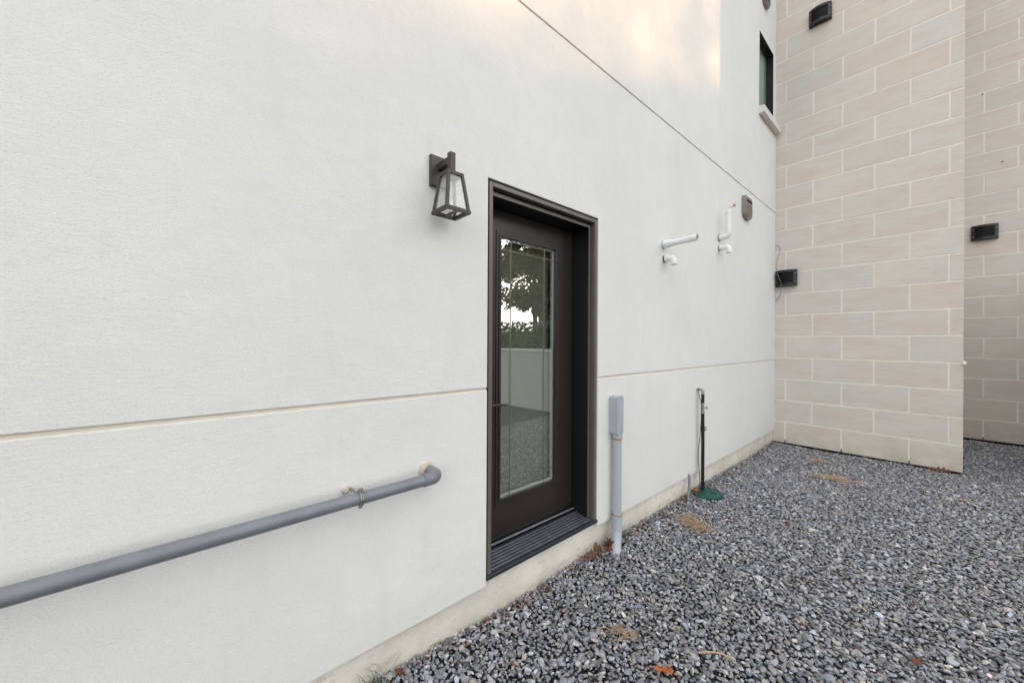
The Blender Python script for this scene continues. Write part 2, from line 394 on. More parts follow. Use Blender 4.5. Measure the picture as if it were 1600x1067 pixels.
# ---- room behind the door
rm = MB()
rm.box(-3.4, -3.3, .2, 3.6, .2, 2.7); rm.box(-3.4, -.26, .1, .2, .2, 2.7); rm.box(-3.4, -.26, 3.6, 3.7, .2, 2.7); rm.box(-3.4, -.26, .1, 3.7, 2.7, 2.8)
rm.box(-.26, -TH-.005, .1, DY0-.002, .2, 2.8); rm.box(-.26, -TH-.005, DY1+.002, 3.7, .2, 2.8); rm.box(-.26, -TH-.005, DY0-.002, DY1+.002, DZ1+.002, 2.8)
rm.build('interior_wall', M['room'], house)
MB().box(-3.4, -.265, .1, 3.7, .1, .2).build('interior_floor', M['wood_floor'], house)

# ---- window
y0, y1, z0, z1 = WN
wn = MB(); ring4(wn, y0+.001, y1-.001, z0+.001, z1-.001, .032, -.050, -.12)
window = wn.build('window', M['black'], house, bevel=.002)
ws = MB(); ring4(ws, y0+.033, y1-.033, z0+.033, z1-.033, .018, -.066, -.11); ws.build('window_sash', M['black'], window, bevel=.002)
MB().box(-.080, -.076, y0+.051, y1-.051, z0+.051, z1-.051).build('window_pane', M['wglass'], window)
MB().box(-.108, -.102, y0+.052, y1-.052, z0+.052, z1-.052).build('window_fill_sheet', M['pane_fill'], window)  # teal sheet added behind the pane to brighten the dark glass
bl = MB(); bl.box(-.7, -.12, y0-.1, y0-.05, z0-.1, z1+.1); bl.box(-.7, -.12, y1+.03, y1+.05, z0-.1, z1+.1); bl.box(-.7, -.65, y0-.05, y1+.03, z0-.1, z1+.1)
bl.box(-.65, -.12, y0-.05, y1+.03, z0-.1, z0-.05); bl.box(-.65, -.12, y0-.05, y1+.03, z1+.05, z1+.1); bl.build('window_box', M['room'], house)
cs = MB(); ring4(cs, y0+.001, y1-.001, z0+.001, z1-.001, .006, .002, -.05); cs.build('window_casing', M['black'], house)
sb = MB(); sb.prism([(-.05, 4.517), (.062, 4.517), (.066, 4.522), (.066, 4.606), (-.05, 4.627)], 5.700, 6.47, 'y'); sb.build('window_sill', M['sill'], house, bevel=.003)
MB().box(.012, .05, 5.71, 6.46, 4.506, 4.5165).build('sill_drip', M['groove'], house)

# ------------------------------------------------------------------ stone house
stone = empty('stone_house', 'pale limestone block wing with projecting bay beside the white wall', 'house', loc=(W, Y1, 0))
def part(mb, name, mat, parent, **k):
    o = mb.build(name, mat, parent, **k)
    L = parent.location
    if L.length: o.data.transform(Matrix.Translation(-L))
    return o
TOPN = 26
JW = .0145
bm_ = MB()
bm_.box(-.4, W-.012, Y1+.0025, Y1+.2, Z0+.006, Z0+CS*TOPN)                 # bay front backing
bm_.box(W-.2, W-.0025, Y1+.2, Y2, Z0+.006, Z0+CS*TOPN)
bm_.box(W-.2, 3.3, Y2+.0025, Y2+.2, Z0+.006, Z0+CS*TOPN)
bm_.box(W-.012, W-.0025, Y1+.0025, Y1+.2, Z0+.006, Z0+CS*TOPN)
part(bm_, 'mortar_backing', M['mortar'], stone)
b = MB(); b.box(-.4, W-.03, Y1+.025, Y1+.2, -.3, Z0+.005); b.box(W-.2, W-.03, Y1+.2, Y2, -.3, Z0+.005); b.box(W-.2, 3.28, Y2+.025, Y2+.2, -.3, Z0+.005)
part(b, 'base_membrane', M['dark'], stone)
b = MB(); b.box(-6, W, Y1+.01, Y2+5, Z0+CS*TOPN+.001, Z0+CS*TOPN+.25); b.box(W, 3.3, Y2+.01, Y2+5, Z0+CS*TOPN+.001, Z0+CS*TOPN+.25)
part(b, 'parapet', M['sill'], stone)
BD = {}
def block(x0, x1, row, y, name='stone_block'):
    x0 += JW/2; x1 -= JW/2; wd = round(x1-x0, 3)
    v = random.randrange(4); key = (wd, v)
    if key not in BD:
        rn = random.Random(hash(key) & 0xffff)
        q = MB(); q.box(0, wd, 0, .06, 0, CS-JW)
        me = bpy.data.meshes.new('stone_block'); me.from_pydata(q.v, [], q.f); me.materials.append(M['block'])
        bb = bmesh.new(); bb.from_mesh(me); bmesh.ops.recalc_face_normals(bb, faces=bb.faces)
        for vv in bb.verts: vv.co.x += rn.uniform(-.0012, .0012); vv.co.z += rn.uniform(-.0012, .0012); vv.co.y += rn.uniform(-.0008, .0008)
        bmesh.ops.bevel(bb, geom=list(bb.edges), offset=.0025, segments=1, affect='EDGES')
        bb.to_mesh(me); bb.free(); BD[key] = me
    o = bpy.data.objects.new(name, BD[key]); COL.objects.link(o); o.parent = stone
    o.location = (x0-W, y-Y1+random.uniform(-.0012, .001), Z0+row*CS+JW/2)
    return o
XA = .1261
for k in range(TOPN):
    st_ = XA - TL + (0 if k % 2 == 0 else -TL/2)
    xs = [st_ + i*TL for i in range(6) if st_+i*TL < W-.06]
    xs = [x for x in xs] + [W+JW/2]
    for a, c in zip(xs[:-1], xs[1:]):
        if c > .02: block(max(a, -.36), c, k, Y1)
FB = 2.0406
for k in range(TOPN):
    st_ = FB - TL + (0 if k % 2 == 0 else TL/2)
    if st_ > W: st_ -= TL
    xs = [W+.0] + [x for x in [st_+i*TL for i in range(5)] if W+.05 < x < 3.2] + [3.3]
    for a, c in zip(xs[:-1], xs[1:]): block(a, c, k, Y2)
side = MB()
for k in range(TOPN):
    yy = Y1+.06+JW; first = True
    ln = [.35 if k % 2 else .65]
    while yy < Y2-.02:
        l = (.3 if k % 2 else .6) if first else .6; first = False
        y2 = min(yy+l, Y2-.005)
        side.box(W-.06, W, yy, y2, Z0+k*CS+JW/2, Z0+(k+1)*CS-JW/2); yy = y2+JW
sbk = part(side, 'side_blocks', M['block'], stone, bevel=0); sbk['kind'] = 'stuff'
for k in range(TOPN-1):                                                   # little smears at the arris
    pass
mb = MB(); mb.tube([(W-.012, Y1-.004, 1.232), (W+.004, Y1-.010, 1.25), (W+.008, Y1-.006, 1.27), (W-.006, Y1-.003, 1.282)], [.006, .017, .016, .006], 8)
part(mb, 'mortar_smear', M['mortar'], stone, smooth=True)
for x, y in ((XA, Y1), (XA+TL, Y1), (XA+2*TL, Y1), (FB, Y2), (FB+TL, Y2)):
    part(MB().box(x-.005, x+.005, y-.002, y+.006, Z0-.004, Z0+.045), 'weep_vent', M['dark'], stone)
for x, z, y in ((2.203, 4.155, Y2), (2.019, 5.236, Y2)):
    part(MB().tube([(x, y-.006, z), (x, y+.004, z)], .009, 10), 'wall_plug', M['black'], stone)

# ------------------------------------------------------------------ wall lantern
LX, LYc, LB, LT, HB, HT = .112, .888, 2.040, 2.215, .063, .040
lan = empty('wall_lantern', 'dark bronze box lantern with clear glass on the white wall left of the door', 'wall lamp', loc=(0, LYc, 2.258))
def lp(mb, name, mat, parent=lan, **k):
    o = mb.build(name, mat, None, **k); o.data.transform(Matrix.Translation(-lan.location)); o.parent = parent; return o
lp(MB().box(0, .018, LYc-.05, LYc+.05, 2.186, 2.329), 'back_plate', M['lamp'], bevel=.003)
a = MB(); a.box(.018, LX+.012, LYc-.0125, LYc+.0125, 2.266, 2.296); a.box(LX-.0135, LX+.0135, LYc-.0135, LYc+.0135, LT, 2.312)
lp(a, 'arm', M['lamp'], bevel=.0015)
def corner(sx, sy, t, off=0):
    h = HB + (HT-HB)*t; return Vector((LX+sx*(h-off), LYc+sy*(h-off), LB+(LT-LB)*t))
fr = MB(); pw = .0065
for sx in (-1, 1):
    for sy in (-1, 1):
        vs = []
        for t in (0, 1):
            c = corner(sx, sy, t)
            vs += [c, c-Vector((sx*2*pw, 0, 0)), c-Vector((sx*2*pw, sy*2*pw, 0)), c-Vector((0, sy*2*pw, 0))]
        fr.add(vs, [(3,2,1,0), (4,5,6,7)] + [(i, (i+1) % 4, 4+(i+1) % 4, 4+i) for i in range(4)])
e = .0008
for (h, z0_, z1_) in ((HB+e, LB-.003, LB+.013), (HT+e, LT-.012, LT+.002)):
    fr.box(LX-h, LX+h, LYc-h, LYc-h+.014, z0_, z1_); fr.box(LX-h, LX+h, LYc+h-.014, LYc+h, z0_, z1_)
    fr.box(LX-h, LX-h+.014, LYc-h+.0145, LYc+h-.0145, z0_, z1_); fr.box(LX+h-.014, LX+h, LYc-h+.0145, LYc+h-.0145, z0_, z1_)
fr.box(LX-HT+.012, LX+HT-.012, LYc-HT+.012, LYc+HT-.012, LT-.006, LT)
lp(fr, 'cage', M['lamp'], bevel=.0007)
for (ax, s) in ((0, -1), (0, 1), (1, -1), (1, 1)):
    vs = []
    for off in (.006, .0085):
        for t, q in ((.06, -1), (.06, 1), (.94, 1), (.94, -1)):
            h = HB+(HT-HB)*t; p = [LX, LYc]; p[ax] += s*(h-off); p[1-ax] += q*(h-.010)
            vs.append((p[0], p[1], LB+(LT-LB)*t))
    lp(MB().add(vs, [(0,1,2,3), (7,6,5,4), (0,4,5,1), (1,5,6,2), (2,6,7,3), (3,7,4,0)]), 'glass_panel', M['lglass'])
lp(MB().tube([(LX, LYc, LB+.004), (LX, LYc, LB+.060)], .010, 16), 'candle_sleeve', M['alu'], smooth=True)
lp(MB().box(LX-.0525, LX+.0525, LYc-.008, LYc+.008, LB-.001, LB+.004), 'bottom_bar', M['lamp'])
lp(MB().tube([(LX, LYc, LB+.060), (LX, LYc, LB+.075), (LX, LYc, LB+.098), (LX, LYc, LB+.118), (LX, LYc, LB+.130)], [.008, .016, .020, .014, .003], 16), 'bulb', M['lglass'], smooth=True)

# ------------------------------------------------------------------ grey handrail-like conduit
PX, PR = .100, .0238
pipe = empty('grey_conduit', 'long grey plastic conduit running level along the white wall, elbow beside the door', 'pipe', loc=(PX, .5, .874))
def pp(mb, name, mat, root, parent=None, **k):
    o = mb.build(name, mat, None, **k); o.data.transform(Matrix.Translation(-root.location)); o.parent = parent or root; return o
zc = lambda y: .868 + .010*(y+.34)/1.2
pp(MB().tube([(PX, y, zc(y)) for y in np.linspace(-2.2, .80, 12)], PR, 28), 'pipe_run', M['greypvc'], pipe, smooth=True)
el = MB(); c = (.052, .795, zc(.8))
el.tube([(PX, .765, zc(.8)), (PX, .772, zc(.8)), (PX, .773, zc(.8))] + arc(c, .048, 0, 90, 10, (1,0,0), (0,1,0)) + [(.001, .843, zc(.8))],
        [.0275, .0275, .0270] + [.0272]*11 + [.0265], 28)
pp(el, 'elbow', M['greypvc'], pipe, smooth=True)
def foamring(y, z, r, d, seed, x0=0):
    rn = random.Random(seed); b = MB(); P = []
    n = 22
    vs = []
    for (dx, k) in ((0, 1.12), (d*.6, 1.05), (d, .75), (d*1.02, .25)):
        vs += [(x0+dx, y+r*k*(1+rn.uniform(-.08, .08))*math.cos(2*math.pi*j/n), z+r*k*(1+rn.uniform(-.08, .08))*math.sin(2*math.pi*j/n)) for j in range(n)]
    fs = [(i*n+j, i*n+(j+1) % n, (i+1)*n+(j+1) % n, (i+1)*n+j) for i in range(3) for j in range(n)] + [tuple(range(3*n, 4*n))]
    return b.add(vs, fs)
pp(foamring(.832, .884, .034, .012, 1), 'foam_collar', M['foam'], pipe, smooth=True)
sp = empty('tmp', None, None); bpy.data.objects.remove(sp)
ys_ = .497
stp = MB(); stp.tube([(PX+(PR+.0035)*math.cos(R(a)), ys_, zc(ys_)+(PR+.0035)*math.sin(R(a))) for a in range(0, 361, 15)], .0036, 8)
stp.tube([(PX+(PR+.0035)*math.cos(R(a)), ys_+.007, zc(ys_)+(PR+.0035)*math.sin(R(a))) for a in range(0, 361, 15)], .0036, 8)
stp.box(PX-.004, PX+.012, ys_-.004, ys_+.011, zc(ys_)+PR+.002, zc(ys_)+PR+.014)
stp.tube([(PX-.010, ys_+.0035, zc(ys_)+PR+.009), (PX+.022, ys_+.0035, zc(ys_)+PR+.009)], .0028, 8)
stp.box(PX-.004, PX+.006, ys_-.001, ys_+.009, zc(ys_)-PR-.013, zc(ys_)-PR-.003)
strap = pp(stp, 'pipe_strap', M['steel'], pipe, smooth=True)
pp(MB().tube([(0, ys_, .884), (PX-.012, ys_+.002, .886), (PX-.004, ys_+.003, zc(ys_)+PR+.008)], [.005, .005, .004], 8), 'wall_rod', M['steel'], pipe, smooth=True)
pp(foamring(.478, .884, .013, .014, 5), 'foam_plug', M['foam'], pipe, smooth=True)

# ------------------------------------------------------------------ junction conduit right of the door
jc = empty('conduit_box_riser', 'pale grey conduit with long cover box standing against the wall right of the door', 'conduit', loc=(.045, 2.32, 0))
jb = MB(); y0, y1, z0, z1 = 2.284, 2.356, .812, 1.090
def rrect(y0, y1, z0, z1, r, n=5):
    o = []
    for (cy, cz, a0) in ((y1-r, z1-r, 0), (y0+r, z1-r, 90), (y0+r, z0+r, 180), (y1-r, z0+r, 270)):
        o += [(cy+r*math.cos(R(a0+90*i/n)), cz+r*math.sin(R(a0+90*i/n))) for i in range(n+1)]
    return o
jb.prism(rrect(y0, y1, z0, z1, .022), 0, .062); body = pp(jb, 'conduit_body', M['lightpvc'], jc, smooth=True, bevel=.002)
pp(MB().prism(rrect(y0-.003, y1+.003, z0-.003, z1+.003, .025), .0622, .072), 'cover_plate', M['lightpvc'], jc, smooth=True, bevel=.0015)
for z in (z0+.016, z1-.016): pp(MB().tube([(.071, 2.32, z), (.0745, 2.32, z)], .0045, 10), 'screw', M['steel'], jc, smooth=True)
cx, cy = .046, 2.322; r = .031
pp(MB().tube([(cx, cy, .235), (cx, cy, .80)], r, 28), 'riser_pipe', M['lightpvc'], jc, smooth=True)
pp(MB().tube([(cx, cy, .785), (cx, cy, .818)], r+.003, 28), 'hub', M['lightpvc'], jc, smooth=True)
pp(MB().tube([(cx, cy, .778), (cx, cy, .786), (cx, cy, .790)], [r+.0015, r+.0042, r+.0037], 28), 'primer_ring', M['rust'], jc, smooth=True)
lo = MB(); lo.tube([(cx, cy, .245), (cx, cy, .15), (cx+.003, cy-.008, .11), (cx+.013, cy-.030, .06), (cx+.030, cy-.062, .01), (cx+.05, cy-.10, -.05)], [r+.0055, r+.0055, r+.0055, r+.006, r+.007, r+.008], 28)
pp(lo, 'expansion_coupling', M['lightpvc'], jc, smooth=True)
pp(MB().tube([(cx, cy, .240), (cx, cy, .2475)], r+.0062, 28), 'primer_ring', M['rust'], jc, smooth=True)
pp(MB().tube([(cx, cy, .150), (cx, cy, .158)], r+.0080, 28), 'coupling_band', M['lightpvc'], jc, smooth=True)

# ------------------------------------------------------------------ white PVC vents
def collar(b, p, d, l, r):
    p = Vector(p); d = Vector(d); b.tube([p, p+d*.001, p+d*l, p+d*(l+.001)], [r*.97, r, r, r*.97], 24)
p1 = empty('straight_vent_pipe', 'white plastic pipe stub sticking straight out of the wall above a white elbow', 'pipe', loc=(0, 3.08, 2.312))
b = MB(); b.tube([(.055, 3.08, 2.312), (.285, 3.08, 2.318)], .0262, 24, caps=False); b.tube([(.285, 3.08, 2.318), (.06, 3.08, 2.312)], .023, 24, caps=False)
b.tube([(.284, 3.08, 2.318), (.2852, 3.08, 2.318)], .0245, 24, caps=False)
pp(b, 'pipe_run', M['whitepvc'], p1, smooth=True)
b = MB(); collar(b, (.008, 3.08, 2.312), (1,0,0), .055, .0325); pp(b, 'coupling', M['whitepvc'], p1, smooth=True)
b = MB(); collar(b, (0, 3.08, 2.312), (1,0,0), .008, .037); pp(b, 'wall_collar', M['lightpvc'], p1, smooth=True)
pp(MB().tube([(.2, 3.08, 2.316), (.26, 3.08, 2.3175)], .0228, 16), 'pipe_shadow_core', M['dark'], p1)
def elbow(name, label, y, z, out, down, r, ringmat):
    e_ = empty(name, label, 'pipe', 'white elbows under the vent pipes', loc=(0, y, z))
    b = MB(); rad = .036
    path = [(0.004, y, z), (out-rad, y, z)] + arc((out-rad, y, z-rad), rad, 90, 0, 8, (1,0,0), (0,0,1)) + [(out, y, z-down)]
    b.tube(path, r, 24, caps=False); b.tube(list(reversed(path)), r-.004, 24, caps=False)
    P = [(out, y, z-down+.001), (out, y, z-down)]
    n = 24; vs = [(out+q*math.cos(2*math.pi*j/n), y+q*math.sin(2*math.pi*j/n), z-down) for q in (r, r-.004) for j in range(n)]
    b.add(vs, [(j, (j+1) % n, n+(j+1) % n, n+j) for j in range(n)])
    pp(b, 'bend', M['whitepvc'], e_, smooth=True)
    b = MB(); collar(b, (.012, y, z), (1,0,0), .022, r+.004); pp(b, 'socket', M['whitepvc'], e_, smooth=True)
    b = MB(); b.tube([(0, y, z), (.0115, y, z)], r+.003, 24); pp(b, 'gasket', ringmat, e_, smooth=True)
    pp(MB().tube([(out, y, z-down+.03), (out, y, z-down+.033)], r-.0035, 20), 'inner_dark', M['dark'], e_)
    return e_
elbow('vent_elbow', 'white plastic elbow turned down below the straight pipe stub, nearer the door', 3.10, 2.192, .085, .060, .0268, M['black'])
elbow('vent_elbow', 'white plastic elbow turned down below the upright white pipe, farther from the door', 4.335, 2.497, .100, .066, .0265, M['steel'])
p2 = empty('upright_vent_pipe', 'upright white plastic pipe on the wall with brass tip, beside the taupe vent', 'pipe', loc=(0, 4.33, 2.60))
b = MB(); r = .0275; X2 = .094; yy = 4.335; zz = 2.605
b.tube([(.004, yy, zz), (X2-.04, yy, zz)] + arc((X2-.04, yy, zz+.04), .04, -90, 0, 8, (1,0,0), (0,0,1)) + [(X2, yy, 2.68)], r+.003, 24)
pp(b, 'lower_elbow', M['whitepvc'], p2, smooth=True)
pp(MB().tube([(X2, yy, 2.67), (X2, yy, 2.86)], r, 24), 'pipe_run', M['whitepvc'], p2, smooth=True)
b = MB(); collar(b, (X2, yy, 2.845), (0,0,1), .03, r+.004); collar(b, (X2, yy, 2.69), (0,0,-1), .02, r+.0045); pp(b, 'coupling', M['whitepvc'], p2, smooth=True)
b = MB(); b.tube([(X2, yy, 2.875), (X2, yy, 2.895)] + arc((X2+.025, yy, 2.895), .025, 180, 90, 6, (1,0,0), (0,0,1)) + [(X2+.045, yy, 2.92)], .013, 16)
pp(b, 'reducer', M['whitepvc'], p2, smooth=True)
pp(MB().tube([(X2+.044, yy, 2.92), (X2+.046, yy, 2.92), (X2+.066, yy, 2.92)], [.011, .0145, .0135], 6), 'brass_tip', M['brass'], p2)
b = MB(); b.tube([(0, yy, zz), (.008, yy, zz)], r+.009, 24); pp(b, 'wall_collar', M['steel'], p2, smooth=True)

# ------------------------------------------------------------------ vents
def hood(x0, x1, z0, z1, y, label):
    root = empty('louvre_vent', label, 'vent', 'black louvred vents on the stone walls', loc=((x0+x1)/2, y, (z0+z1)/2))
    hw, hh = (x1-x0)/2, (z1-z0)/2
    def dep(u): return .046 + .044*(1-u*u)
    def bar(b, u0, u1, za, zb, d0, d1, n=8, tilt=0):
        us = [u0+(u1-u0)*i/n for i in range(n+1)]; vs = []
        for u in us:
            x = u*hw
            vs += [(x, -(dep(u)+d1)-tilt, za), (x, -(dep(u)+d1), zb), (x, -(dep(u)+d0), zb), (x, -(dep(u)+d0)-tilt, za)]
        fs = [(4*i+j, 4*i+(j+1) % 4, 4*i+4+(j+1) % 4, 4*i+4+j) for i in range(n) for j in range(4)] + [(3,2,1,0), tuple(range(4*n, 4*n+4))]
        b.add(vs, fs)
    b = MB(); full = -.04
    # closed rim: top, bottom, two cheeks
    def slab(b, u0, u1, za, zb, n=8):
        us = [u0+(u1-u0)*i/n for i in range(n+1)]; vs = []
        for u in us:
            x = u*hw; vs += [(x, -dep(u), za), (x, -dep(u), zb), (x, 0.001, zb), (x, 0.001, za)]
        b.add(vs, [(4*i+j, 4*i+(j+1) % 4, 4*i+4+(j+1) % 4, 4*i+4+j) for i in range(n) for j in range(4)] + [(3,2,1,0), tuple(range(4*n, 4*n+4))])
    slab(b, -1, 1, hh*.66, hh); slab(b, -1, 1, -hh, -hh*.66); slab(b, -1, -.70, -hh*.659, hh*.659, 3); slab(b, .70, 1, -hh*.659, hh*.659, 3)
    o = b.build('vent_body', M['black'], root, bevel=.002)
    c = MB(); bar(c, -.699, .699, -hh*.658, hh*.658, -.050, -.036); c.build('vent_back', M['dark'], root)
    for k in range(5):
        z = -hh*.62 + k*hh*1.24/5
        s = MB(); bar(s, -.699, .699, z+.004, z+.012, -.020, -.004, tilt=.0); s.build('louvre', M['black'], root)
    for sx in (-.85, .85):
        for sz in (-.5, .5):
            MB().tube([(sx*hw, -dep(sx)+.001, sz*hh), (sx*hw, -dep(sx)-.003, sz*hh)], .005, 8).build('screw', M['steel'], root)
    return root
hood(.385, .625, 5.842, 6.060, Y1, 'black louvred vent high on the near stone wall, at the top edge of the photo')
hood(.013, .263, 2.288, 2.520, Y1, 'black louvred vent in the corner between white wall and stone with a wire across it')
hood(1.916, 2.171, 3.035, 3.255, Y2, 'black louvred vent on the recessed darker stone wall at the right edge')

def pod(y0, y1, z0, z1, label):
    root = empty('wall_hood', label, 'vent', 'taupe plastic hoods on the white wall', loc=(0, (y0+y1)/2, (z0+z1)/2))
    cy = 0; hw = (y1-y0)/2; hh = (z1-z0)/2
    def out(k):
        w_, h_ = hw*k, hh*k; o = [(w_, h_*.86), (w_*.8, h_), (-w_*.8, h_), (-w_, h_*.86)]
        o += [(-w_*math.cos(R(a)), -h_*.45-h_*.55*math.sin(R(a))) for a in range(0, 181, 15)]
        return o
    MB().prism(out(1.0), 0, .036).build('hood_body', M['brown'], root, bevel=.004)
    MB().prism(out(.86), .0365, .043).build('hood_rim', M['brown'], root, bevel=.002)
    MB().box(.0432, .0452, -hw*.62, hw*.62, hh*.45, hh*.68).build('hood_slot', M['dark'], root)
    for k in range(4):
        z = hh*.28 - k*hh*.26
        MB().prism([(.0432, z), (.052, z-.014), (.0432, z-.02)], -hw*.62, hw*.62, 'y').build('louvre', M['brown'], root)
pod(5.045, 5.325, 2.985, 3.262, 'taupe plastic vent hood below the upper groove of the white wall')
pod(5.80, 6.05, 6.045, 6.36, 'taupe vent hood above the small window, cut by the top edge of the photo')

# hanging wire
cb = MB()
pts = [(.000, 2.903), (.022, 2.900), (.046, 2.880), (.058, 2.84), (.052, 2.76), (.036, 2.68), (.027, 2.60), (.040, 2.50), (.068, 2.40), (.090, 2.31), (.088, 2.25), (.066, 2.18), (.030, 2.11), (.004, 2.08)]
def smooth_path(p, n=4):
    P = [Vector(q) for q in p]; o = []
    for i in range(len(P)-1):
        a, b_, c, d = P[max(i-1, 0)], P[i], P[i+1], P[min(i+2, len(P)-1)]
        for k in range(n):
            t = k/n; o.append(.5*((2*b_) + (c-a)*t + (2*a-5*b_+4*c-d)*t*t + (3*b_-a-3*c+d)*t**3))
    return o + [P[-1]]
cb.tube(smooth_path([(x, Y1-.012-(.075 if 2.2 < z < 2.62 else .0)-(.04 if 2.62 <= z < 2.8 else 0), z) for x, z in pts]), .0032, 8)
tag(cb.build('loose_wire', M['greypvc'], smooth=True), 'thin loose grey wire curving down the corner in front of the black vent', 'wire')

# ------------------------------------------------------------------ irrigation riser + lid
sr = empty('irrigation_riser', 'thin black irrigation pipe with grey elbow standing on the green lid', 'pipe', loc=(.052, 3.80, 0))
rx, ry = .052, 3.800
pp(MB().tube([(rx, ry, .02), (rx+.001, ry, .5), (rx, ry-.004, .80)], .0155, 16), 'lower_pipe', M['black'], sr, smooth=True)
pp(MB().tube([(rx, ry-.004, .875), (rx, ry-.004, .985)], .0145, 16), 'upper_pipe', M['black'], sr, smooth=True)
b = MB(); b.tube([(rx, ry-.004, .79), (rx, ry-.004, .885)], .0125, 12); b.tube([(rx, ry-.004, .84), (rx+.03, ry+.02, .838)], .009, 12)
b.tube([(rx+.028, ry+.018, .85), (rx+.035, ry+.024, .826)], .006, 8)
pp(b, 'valve', M['steel'], sr, smooth=True)
for z in (.787, .873, .972): pp(MB().tube([(rx, ry-.004, z), (rx, ry-.004, z+.010)], .0185, 14), 'clamp_ring', M['alu'], sr, smooth=True)
b = MB(); b.tube([(rx, ry-.004, .98), (rx, ry-.004, .992)] + arc((rx-.022, ry-.004, .992), .022, 0, 90, 6, (1,0,0), (0,0,1)) + [(0, ry-.004, 1.014)], .0125, 14)
pp(b, 'top_elbow', M['steel'], sr, smooth=True)
for z in (.10, .62, .645): pp(MB().box(rx-.018, rx+.03, ry-.02, ry+.016, z, z+.006), 'cable_tie', M['black'], sr)
b = MB(); b.tube(smooth_path([(0, ry-.02, 1.015), (.02, ry-.03, 1.005), (.03, ry-.028, .94), (rx-.006, ry-.024, .86), (rx-.012, ry-.022, .6), (rx-.03, ry-.03, .40), (rx-.02, ry-.024, .2), (rx-.016, ry-.018, .03)]), .003, 8)
pp(b, 'control_wire', M['wire'], sr, smooth=True)
lid = empty('valve_box_lid', 'round dark green plastic valve box lid lying on the gravel by the wall', 'lid', loc=(.115, 3.745, .03))
q = Matrix.Rotation(R(3), 3, 'X')
def disc(rads, n=40):
    b = MB(); vs = []
    for (r_, z) in rads: vs += [(r_*math.cos(2*math.pi*j/n), r_*math.sin(2*math.pi*j/n), z) for j in range(n)]
    fs = [(i*n+j, i*n+(j+1) % n, (i+1)*n+(j+1) % n, (i+1)*n+j) for i in range(len(rads)-1) for j in range(n)] + [tuple(reversed(range(n))), tuple(range((len(rads)-1)*n, len(rads)*n))]
    return b.add(vs, fs)
disc([(.120, -.05), (.124, .0), (.130, .001), (.131, .010), (.127, .013), (.118, .013), (.117, .011), (.02, .012)]).build('lid_plate', M['green'], lid, smooth=True)
for a in (20, 200): MB().box(.05*math.cos(R(a))-.022, .05*math.cos(R(a))+.022, .05*math.sin(R(a))-.009, .05*math.sin(R(a))+.009, .0105, .0135).build('grip_slot', M['dark'], lid)
for i, a in enumerate(range(0, 360, 30)):
    c_, s_ = math.cos(R(a)), math.sin(R(a))
    MB().tube([(.075*c_, .075*s_, .010), (.075*c_, .075*s_, .0145)], .006, 8).build('lid_stud', M['green'], lid)
lid.rotation_euler = (R(3), R(-2), 0)

cc = MB(); cc.tube(smooth_path([(-.03, 3.60, .215), (.0, 3.60, .215), (.014, 3.595, .19), (.02, 3.575, .12), (.03, 3.53, .05), (.045, 3.47, -.02)]), .0115, 14)
tag(cc.build('short_conduit', M['greypvc'], smooth=True), 'short bent grey conduit coming out under the stucco beside the green lid', 'pipe')

# ------------------------------------------------------------------ gravel
def ico(sub):
    bb = bmesh.new(); bmesh.ops.create_icosphere(bb, subdivisions=sub, radius=1)
    v = np.array([x.co[:] for x in bb.verts]); fc = np.array([[x.index for x in q_.verts] for q_ in bb.faces]); bb.free(); return v, fc
rng = np.random.default_rng(11)
def ground_h(x, y):
    return .006*np.sin(x*2.1+y*.7) + .006*np.sin(y*1.9-x*1.3+1) + .004*np.sin(x*5.3+y*4.1) + .020*np.exp(-np.maximum(x, 0)/.12)*(0.6+.5*np.sin(y*3.3))
def stones(pts, size, sub):
    v0, f0 = ico(sub); n = len(pts); nv = len(v0)
    protos = []
    for k in range(24):
        d = v0.copy(); pw_ = .5
        # cut by random planes -> angular facets
        for _ in range(9 if sub == 2 else 6):
            nrm = rng.normal(size=3); nrm /= np.linalg.norm(nrm); t = rng.uniform(.55, .85)
            dd = d@nrm; over = dd > t; d[over] -= np.outer(dd[over]-t, nrm)
        d += rng.normal(scale=.035 if sub == 2 else .07, size=d.shape)
        protos.append(d)
    protos = np.array(protos)
    pick = rng.integers(0, 24, n); V = protos[pick]
    sc = np.stack([rng.uniform(.85, 1.35, n), rng.uniform(.6, .95, n), rng.uniform(.32, .62, n)], 1)*size[:, None]
    V = V*sc[:, None, :]
    yaw = rng.uniform(0, 2*np.pi, n); t1 = rng.normal(0, .33, n); t2 = rng.normal(0, .33, n)
    def rotm(axis, a):
        c, s = np.cos(a), np.sin(a); m_ = np.zeros((n, 3, 3)); i, j = [(1, 2), (2, 0), (0, 1)][axis]
        m_[:, axis, axis] = 1; m_[:, i, i] = c; m_[:, j, j] = c; m_[:, i, j] = -s; m_[:, j, i] = s; return m_
    Rm = rotm(0, t1)@rotm(1, t2)@rotm(2, yaw)
    V = np.einsum('nij,nkj->nki', Rm, V) + pts[:, None, :]
    F = f0[None]+(np.arange(n)*nv)[:, None, None]
    g_ = rng.lognormal(math.log(.262), .42, n).clip(.08, .62)
    tint = rng.normal(0, 1, n)
    col = np.stack([g_*(1.0+.045*tint), g_*np.ones(n), g_*(1.06-.06*tint), np.ones(n)], 1)
    u = rng.random(n)
    w_ = u < .018; col[w_, :3] = rng.uniform(.34, .56, (w_.sum(), 1))*np.array([1, .98, .95])
    w_ = (u > .022) & (u < .06); col[w_, :3] = g_[w_, None]*1.3*np.array([1.15, 1.0, .82])
    w_ = (u > .06) & (u < .075); col[w_, :3] = g_[w_, None]*1.2*np.array([1.25, .95, .92])
    return V.reshape(-1, 3), F.reshape(-1, 3), np.repeat(col, nv, 0)
